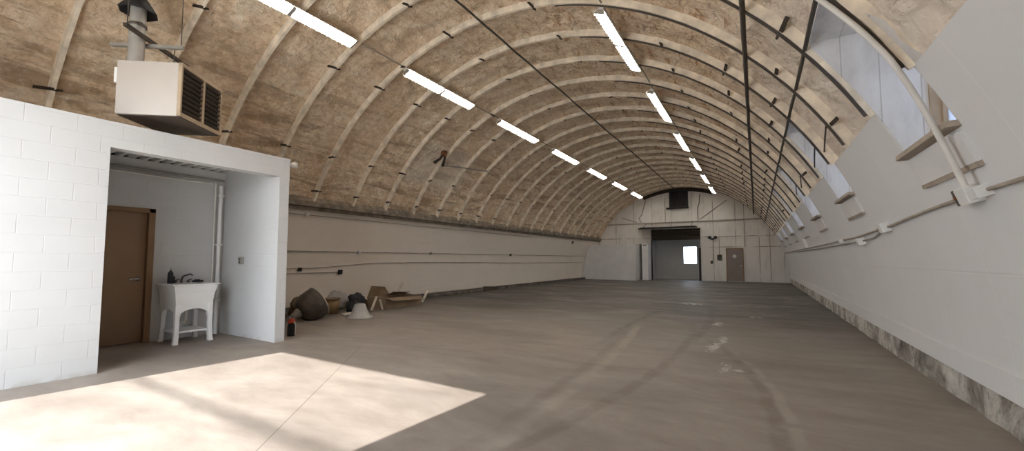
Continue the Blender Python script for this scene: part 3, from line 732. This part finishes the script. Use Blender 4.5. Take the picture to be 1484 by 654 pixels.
# ------------------------------------------------------------------ fluorescent fixtures
def make_fixture():
    t = thing('fluorescent_light', 'x', 'ceiling light', (0, 0, 0), 0, 'fluorescent ceiling lights')
    L = 2.40
    m = MB(); m.span((-.045, 0, -.05), (.045, L, 0)); obj('housing', m, M['fixture'], t)
    for s in (-1, 1):
        m = MB(); m.prism([(s * .04, -.048), (s * .112, -.105), (s * .118, -.10), (s * .05, -.04)], 0, L, 1); obj('reflector_wing', m, M['fixture'], t)
    for s in (-1, 1):
        for q in (0, 1):
            m = MB(); y0 = .03 + q * (L / 2 + .0); m.tube([(s * .052, y0, -.088), (s * .052, y0 + L / 2 - .10, -.088)], .019, 10)
            obj('tube', m, M['tube'], t)
    for y in (.0, L / 2 - .035, L - .03):
        m = MB(); m.prism([(-.045, -.045), (.045, -.045), (.10, -.115), (-.10, -.115)], y, y + .03 + (.03 if 0 < y < 2 else 0), 1); obj('lamp_holder', m, M['galv'], t)
    for q in (0, 1):
        m = MB(); y0 = q * L / 2 + .06; m.span((-.006, y0, -.110), (.006, y0 + L / 2 - .12, -.104))
        for k in range(11): m.span((-.122, y0 + .02 + k * .104 - .006, -.118), (.122, y0 + .02 + k * .104 + .006, -.100))
        obj('guard_bars', m, M['fixture'], t)
    return t
fx = make_fixture(); first = True
ordn = ['first', 'second', 'third', 'fourth', 'fifth', 'sixth', 'seventh']
for th, ks, row in ((111.3, range(7), 'block-room row'), (67.6, range(1, 7), 'window-side row')):
    for q, k in enumerate(ks):
        lab = '%s of %s fluorescent fixtures in the %s, counting toward the far wall' % (ordn[q], 'seven' if len(ks) == 7 else 'six', row)
        if k == 0: lab = 'nearest and largest fluorescent fixture in the block-room row, cut by the upper edge'
        if first: o = fx; o['label'] = lab; first = False
        else: o = dup(fx, lab)
        x, z = arc(th, 5.865)
        o.location = (x, 2.47 + 3.72 * k, z); o.rotation_euler = (0, R(90 - th), 0)

# ------------------------------------------------------------------ pipes under the arch
def ypipe(th, r_, y0, y1, rad, mat, lab, jit=.01, cat='pipe', name='ceiling_pipe'):
    m = MB(); pts_ = []
    n = int((y1 - y0) / .6) + 2
    for i in range(n + 1):
        y = y0 + (y1 - y0) * i / n; x, z = arc(th, r_ + random.uniform(-jit, jit)); pts_.append((x, y, z))
    m.tube(pts_, rad, 8); return tag(obj(name, m, mat), lab, cat)
ypipe(44.0, 5.845, YF + .02, YB - .02, .028, M['pipe_dark'], 'dark straight pipe running the hall length between crown and windows', .004)
ypipe(36.3, 5.885, YF + .02, YB - .02, .02, M['pipe_dark'], 'thin dark pipe running along the heads of the sloping windows', .008)
ypipe(91.0, 5.85, YF + .02, YB - .35, .02, M['pipe_dark'], 'thin dark conduit running along the crown of the arch', .014, 'conduit', 'conduit')
ypipe(111.3, 5.90, 4.9, YB - .3, .014, M['pipe_brown'], 'thin conduit linking the block-room row of fluorescent fixtures', .01, 'conduit', 'conduit')
ypipe(67.6, 5.90, 3.0, YB - .3, .014, M['pipe_brown'], 'thin conduit linking the window-side row of fluorescent fixtures', .01, 'conduit', 'conduit')
ypipe(152.9, 5.815, 3.98, YB - .05, .016, M['pipe_dark'], 'upper dark cable on the ledger strip under the brown foam', .012, 'cable', 'cable')
ypipe(155.3, 5.89, 5.6, 18., .010, M['pipe_brown'], 'thin cable just under the ledger strip on the cream wall', .008, 'cable', 'cable')
# clamps where the long pipes meet the ribs: parts of their own small hangers
# white conduit down the near window bay
def yc_(th):
    K = [(18.0, 4.05), (19.6, 4.03), (21.5, 3.99), (24, 3.93), (26.2, 3.87), (28.6, 3.82), (31.6, 3.83), (35, 3.87), (46, 3.98)]
    for (a, p), (b, q) in zip(K[:-1], K[1:]):
        if a <= th <= b: return p + (q - p) * (th - a) / (b - a)
    return K[-1][1]
m = MB(); m.tube([(arc(th, 5.82)[0], yc_(th), arc(th, 5.82)[1]) for th in frange(45, 18.6, 40)], .02, 8)
tag(obj('conduit', m, M['pipe_white']), 'curved cream conduit dropping past the nearest window to the large wall box', 'conduit')
# bent angle-iron links on the window-side foam
for k, y in enumerate((6.17, 7.32, 9.62, 10.77)):
    a = arc(31.0, 5.88); b = arc(29.4, 5.90)
    m = MB(); m.tube([(a[0], y + .02, a[1]), ((a[0] + b[0]) / 2, y + .6, (a[1] + b[1]) / 2), (b[0], y + RIBD - .03, b[1])], .010, 6)
    tag(obj('tie_rod', m, M['pipe_dark']), 'short dark tie rod between two ribs, ' + ['just past the nearest window', 'just before the second window', 'past the second window', 'just before the third window'][k], 'rod')

# hanging bracket on the foam, block-room side
P0 = Vector((arc(131.0, 5.84)[0], 9.35, arc(131.0, 5.84)[1]))
t = thing('pipe_bracket', 'dark rusty steel bracket on the pale foam patch, holding a grey pipe', 'bracket', P0)
m = MB(); m.tube([(.20, -.06, .16), (-.02, 0, -.02), (-.18, -.1, -.16)], [.05, .035, .05], 8); obj('left_strap', m, M['clip'], t)
m = MB(); m.tube([(.20, -.02, .16), (.04, .12, -.04), (-.16, .28, -.16)], [.05, .035, .055], 8); obj('right_strap', m, M['clip'], t)
m = MB(); m.box((.16, -.04, .11), (.10, .16, .12), Matrix.Rotation(.5, 3, 'Y')); obj('rusty_head', m, M['orange'], t)
m = MB(); m.tube([(-.17, .22, -.16), (-.1, 1.0, -.08), (.05, 2.4, .03)], .022, 8); obj('pipe', m, M['pipe_grey'], t)

# ------------------------------------------------------------------ wall conduits and boxes
def wall_run(pts_, rad, mat, lab, name='wall_conduit', cat='conduit'):
    m = MB(); m.tube([(arc(th, 5.895)[0], y, arc(th, 5.895)[1]) for th, y in pts_], rad, 8); return tag(obj(name, m, mat), lab, cat)
wall_run([(18.0, -.6), (18.0, 4.1), (17.7, 5.3), (17.2, 6.5), (16.8, 8.3), (16.7, 12), (16.7, 20), (16.7, 28.1)], .015, M['pipe_brown'], 'long brownish conduit along the white window-side wall through the boxes')
wall_run([(17.0, 6.8), (16.2, 7.4), (16.0, 8.4), (16.0, 12), (16.1, 20)], .012, M['pipe_grey'], 'lower second conduit running from the small wall boxes toward the far end')
def wbox(th, y, sy, sz, lab, dark_end, name='junction_box', seat=5.915):
    x, z = arc(th, seat); t = thing(name, lab, 'electrical box', (x, y, z)); t.rotation_euler = (0, -R(th), 0)
    # local x points outward; box stands inward
    d = .085
    m = MB(); m.span((-d, -sy / 2, -sz / 2), (0, sy / 2, sz / 2)); obj('box_body', m, M['white'], t, bev=.004)
    m = MB(); m.span((-d - .006, -sy / 2 + .01, -sz / 2 + .01), (-d, sy / 2 - .01, sz / 2 - .01)); obj('cover', m, M['white2'], t)
    if dark_end:
        m = MB(); m.span((-d * .95, sy / 2, -sz / 2 + .004), (-.004, sy / 2 + dark_end, sz / 2 - .004)); obj('side_module', m, M['grime'], t, bev=.004)
        m = MB(); m.span((-d * .98 - .006, sy / 2 + dark_end * .3, -.012), (-d * .9, sy / 2 + dark_end * .7, .018)); obj('red_lamp', m, M['orange'], t)
    return t
wbox(18.0, 4.20, .16, .13, 'large white wall box with a grey end, under the cream conduit', .07)
wbox(18.0, 4.02, .085, .085, 'small white box touching the large wall box on the window-side wall', 0)
wbox(17.2, 6.62, .15, .12, 'white wall box second from the viewer on the window-side conduit', .04)
wbox(16.05, 8.15, .12, .11, 'small white box on the lower conduit past the second wall box', .04)
wbox(16.7, 9.6, .07, .07, 'tiny junction box on the window-side conduit beyond the lower box', 0)
wbox(18.3, 15.6, .10, .30, 'tall narrow white box on the window-side wall near the far end', .05)
# block-side wall
wall_run([(164.7, 4.0), (164.7, 28.0)], .012, M['pipe_brown'], 'upper thin conduit along the cream wall below the brown foam')
wall_run([(169.4, 4.0), (169.0, 6.8), (167.9, 8.6), (167.9, 12), (168.6, 18), (169.0, 26.)], .010, M['pipe_brown'], 'lower thin conduit along the cream wall, bending near its start')
wall_run([(170.4, 4.0), (170.3, 7.35)], .009, M['pipe_brown'], 'short low conduit on the cream wall ending at a dark outlet')
def lbox(th, y, s, lab, mat):
    x, z = arc(th, 5.915); t = thing('outlet_box', lab, 'outlet', (x, y, z)); t.rotation_euler = (0, R(180 - th), 0)
    m = MB(); m.span((0, -s / 2, -s / 2), (.06, s / 2, s / 2)); obj('box_body', m, mat, t, bev=.004)
    m = MB(); m.span((.06, -s * .3, -s * .3), (.066, s * .3, s * .3)); obj('cover', m, mat, t)
lbox(170.3, 7.42, .12, 'dark outlet box at the end of the short low conduit', M['black'])
lbox(169.35, 6.22, .09, 'small black outlet on the cream wall nearest the block room', M['black'])
lbox(164.7, 7.95, .09, 'pale box on the upper conduit of the cream wall, first from the block room', M['white2'])
lbox(164.7, 11.0, .08, 'grey box midway on the upper conduit of the cream wall', M['pipe_grey'])
lbox(164.7, 16.5, .11, 'dark box on the upper conduit of the cream wall, farthest along', M['pipe_dark'])
lbox(166.2, 24.0, .16, 'pale outlet on the cream wall close to the white corner room', M['white'])
lbox(156.2, 23.4, .16, 'dark box just under the ledger strip near the white corner room', M['pipe_dark'])
lbox(155.2, 6.1, .10, 'whitish box just under the ledger strip near the block room', M['white2'])

# ------------------------------------------------------------------ scrap heap along the cream wall
# big dark reflector lying on its side
t = thing('lamp_reflector', 'large dark bell-shaped lamp reflector lying on its side by the cream wall', 'lamp reflector', (-8.60, 5.66, 0))
Mx = Matrix.Translation((.0, -.05, .30)) @ Vector((.12, .88, .46)).to_track_quat('Z', 'Y').to_matrix().to_4x4()
m = MB(); m.lathe([(.10, -.27), (.20, -.245), (.275, -.18), (.325, -.06), (.342, .08), (.352, .20), (.34, .20), (.33, .08), (.31, -.06), (.26, -.17), (.19, -.23), (.09, -.255)], 32); o = obj('bell', m, M['grime'], t, M=Mx)
m = MB(); m.lathe([(.335, .19), (.357, .192), (.357, .215), (.335, .213)], 32); obj('rim', m, M['shade_white'], t, M=Mx)
m = MB(); m.lathe([(.001, -.46), (.06, -.45), (.075, -.36), (.105, -.31), (.11, -.25), (.001, -.24)], 18); obj('socket', m, M['pipe_grey'], t, M=Mx)
m = MB(); m.lathe([(.03, -.50), (.035, -.43)], 10); m.lathe([(.001, -.505), (.03, -.50)], 10); obj('hook_stem', m, M['galv'], t, M=Mx)
# white cone shade
t = thing('lampshade', 'off-white cone lamp shade standing mouth down on the dirty floor', 'lamp shade', (-7.95, 6.42, 0), .4)
m = MB(); m.lathe([(.095, .31), (.12, .30), (.165, .17), (.215, .06), (.315, .014), (.315, 0), (.21, .045), (.155, .16), (.10, .29)], 32); obj('cone', m, M['shade_white'], t)
m = MB(); m.lathe([(.001, .325), (.085, .32), (.10, .30)], 20); obj('cap', m, M['shade_white'], t)
# brown bucket
t = thing('bucket', 'brown wooden-looking bucket behind the dark lamp reflector', 'bucket', (-9.15, 6.55, 0))
m = MB(); m.lathe([(.001, 0), (.15, 0), (.19, .36), (.18, .36), (.14, .03), (.001, .03)], 24); obj('pail', m, M['basket'], t)
m = MB(); m.lathe([(.185, .34), (.205, .34), (.205, .375), (.185, .375)], 24); obj('rim', m, M['card'], t)
m = MB(); m.tube([(.19 * math.cos(a), .02, .33 - .12 * math.sin(a)) for a in frange(0, math.pi, 10)], .006, 6); obj('handle', m, M['pipe_dark'], t)
# long pale board
m = MB(); m.box((0, 0, .03), (.12, .62, .045)); o = obj('plank', m, M['wood_pale'], bev=.005); o.location = (-8.52, 6.68, 0.006); o.rotation_euler = (.0, 0, .1)
tag(o, 'pale plank lying on the floor between the dark reflector and the white shade', 'plank')
# crumpled bags
def lump(name, loc, s, mat, lab, cat, seed, parts=None):
    m = MB(); n = 20; vs = []
    for i in range(n + 1):
        ph = math.pi * i / n
        for k in range(n):
            a = 2 * math.pi * k / n; d = Vector((math.sin(ph) * math.cos(a), math.sin(ph) * math.sin(a), math.cos(ph)))
            q = 1 + .28 * noise.fractal(d * 1.9 + Vector((seed, 0, 0)), 1, 2, 4)
            z = max(-.62, d.z) * q; vs.append((d.x * q * s[0], d.y * q * s[1], (z + .62 * 1.0) * s[2]))
    mz = min(v[2] for v in vs); vs = [(a, b, c - mz) for a, b, c in vs]
    m.add(vs, [(i * n + k, i * n + (k + 1) % n, (i + 1) * n + (k + 1) % n, (i + 1) * n + k) for i in range(n) for k in range(n)], True)
    o = obj(name, m, mat); o.location = loc; return tag(o, lab, cat)
lump('rubbish_bag', (-9.28, 7.36, 0), (.19, .24, .24), M['bag'], 'blue-black rubbish bag slumped behind the white cone shade', 'bag', 3)
lump('rubbish_bag', (-8.78, 6.92, 0), (.17, .2, .17), M['bag'], 'black rubbish bag low between the bucket and the white shade', 'bag', 11)
lump('rubbish_bag', (-9.1, 4.78, 0), (.30, .24, .30), M['bag'], 'black rubbish bag against the outer block-room wall', 'bag', 17)
lump('cloth_heap', (-9.5, 6.0, 0), (.22, .35, .24), M['wood_dark'], 'dark brown rag heap behind the dark lamp reflector', 'rags', 23)
lump('cloth_heap', (-9.74, 7.1, 0), (.13, .34, .26), M['shade_white'], 'pale crumpled sheet against the cream wall behind the bucket', 'rags', 29)
# cardboard box, lying and partly crushed
t = thing('cardboard_box', 'long brown cardboard box with torn flaps lying by the cream wall', 'box', (-8.95, 8.45, 0), R(3))
m = MB(); a, b, h = .30, .74, .32
vs = [(-a, -b, 0), (a, -b, 0), (a, b, 0), (-a, b, 0), (-a - .02, -b, h), (a + .03, -b + .03, h * .96), (a + .02, b, h * .8), (-a, b, h)]
m.add(vs, [(0, 1, 2, 3), (0, 4, 5, 1), (1, 5, 6, 2), (2, 6, 7, 3), (3, 7, 4, 0)]); obj('carton', m, M['card'], t, solid=.012)
m = MB(); m.add([(-a - .02, -b, h), (-a, b * .1, h), (-a - .16, b * .05, h + .22), (-a - .14, -b + .25, h + .27)], [(0, 1, 2, 3)]); obj('flap', m, M['wood_dark'], t, solid=.01)
m = MB(); m.add([(-a, -.05, h), (-a, b, h), (-a + .28, b - .1, h + .05), (-a + .26, .0, h + .09)], [(0, 1, 2, 3)]); obj('flap', m, M['wood_dark'], t, solid=.01)
m = MB(); m.add([(a + .03, -b + .03, h * .96), (a + .02, b, h * .8), (a + .16, b - .1, h * .55), (a + .17, -b + .2, h * .68)], [(0, 1, 2, 3)]); obj('flap', m, M['card'], t, solid=.01)
# pointed scrap of dark plywood
m = MB(); m.prism([(-.22, 0), (.2, 0), (.17, .16), (.0, .40), (-.14, .2)], -.012, .012, 0); o = obj('plywood_scrap', m, M['wood_dark']); o.location = (-9.72, 7.92, 0.003); o.rotation_euler = (0, -.32, R(-8)); tag(o, 'pointed dark plywood scrap leaning on the cream wall above the cardboard box', 'board')
# splintered white sticks
def stick(p, q, w, lab):
    p, q = Vector(p), Vector(q); d = q - p; Mq = d.to_track_quat('X', 'Z').to_matrix()
    m = MB(); m.box((0, 0, 0), (d.length, w, w * .6), Mq); o = obj('wood_stick', m, M['wood_pale'], bev=.004); o.location = (p + q) / 2; tag(o, lab, 'stick')
stick((-8.85, 9.42, .03), (-9.0, 9.85, .34), .07, 'white splintered stick standing up past the far end of the cardboard box')
stick((-9.62, 9.0, .03), (-9.74, 9.5, .60), .07, 'white splintered stick rising behind the cardboard box near its far end')
stick((-9.62, 8.75, .03), (-9.60, 9.0, .36), .07, 'short white stick standing close behind the cardboard box')
stick((-8.52, 7.24, .03), (-8.66, 7.52, .36), .05, 'white broken stick standing by the near end of the cardboard box')
stick((-8.40, 7.40, .30), (-8.50, 7.58, .03), .05, 'white broken stick tilted the other way at the near end of the cardboard box')
m = MB(); m.prism([(-.3, 0), (.3, 0), (.3, .16), (-.28, .2)], -.02, .02, 0); o = obj('timber_offcut', m, M['wood_dark']); o.location = (-9.86, 9.9, .0); o.rotation_euler = (0, -.25, 0); tag(o, 'dark timber offcut leaning on the curb past the white sticks', 'board')
m = MB(); m.prism([(-.5, 0), (.5, 0), (.5, .14), (-.5, .2)], -.03, .03, 0); o = obj('timber_offcut', m, M['clip']); o.location = (-9.88, 14.8, .0); o.rotation_euler = (0, -.25, 0); tag(o, 'black timber offcut leaning on the curb midway along the cream wall', 'board')
# canister beside the pillar
t = thing('canister', 'black canister with a red top beside the outer block-room pillar', 'canister', (-7.10, 4.28, 0))
t.scale = (.72, .72, .9)
m = MB(); m.lathe([(.001, 0), (.085, 0), (.09, .02), (.09, .20), (.06, .25), (.001, .25)], 18); obj('can_body', m, M['black'], t)
m = MB(); m.lathe([(.055, .24), (.085, .25), (.085, .30), (.05, .33), (.001, .33)], 18); obj('red_cap', m, M['red'], t)
m = MB(); m.tube([(.09, .02, .27), (.13, .03, .20), (.11, .03, .02)], .012, 6); obj('hose', m, M['white2'], t)

# outside: unseen cable, added to cast the soft shadow across the sunlit patch
m = MB(); m.tube([(-22, -9.0, 9.02), (14, -9.0, 9.02)], .028, 8); struct('exterior_shadow_cable', m, M['pipe_dark'])

# ------------------------------------------------------------------ light, camera
w = bpy.data.worlds.new('World'); SC.world = w; w.use_nodes = True
bg = w.node_tree.nodes['Background']; bg.inputs[0].default_value = (.86, .93, 1, 1); bg.inputs[1].default_value = 4.0
sl = bpy.data.lights.new('sun', 'SUN'); sl.energy = 5.4; sl.angle = R(.53); sl.color = (1, .955, .90)
so = bpy.data.objects.new('sun', sl); COL.objects.link(so)
dirv = Vector((.085, .995, -math.tan(math.atan(3.66 / (3.68 - YF))))); so.rotation_euler = dirv.to_track_quat('-Z', 'Y').to_euler(); so.location = (-5, -20, 20)

cam = bpy.data.cameras.new('camera'); co = bpy.data.objects.new('camera', cam); COL.objects.link(co); SC.camera = co
cam.sensor_width = 36; cam.sensor_fit = 'HORIZONTAL'; cam.lens = 592 / 1484 * 36; cam.shift_y = 13 / 1484; cam.clip_start = .02; cam.clip_end = 300
co.location = (0, 0, 1.35); co.rotation_euler = (math.pi / 2 + .0605, 0, .538)

SC.view_settings.view_transform = 'Standard'; SC.view_settings.look = 'None'; SC.view_settings.gamma = 1
SC.view_settings.use_curve_mapping = False; SC.view_settings.exposure = 1.1
SC.cycles.use_denoising = True
SC.cycles.max_bounces = 10; SC.cycles.diffuse_bounces = 7; SC.cycles.transparent_max_bounces = 12
SC.cycles.sample_clamp_indirect = 8
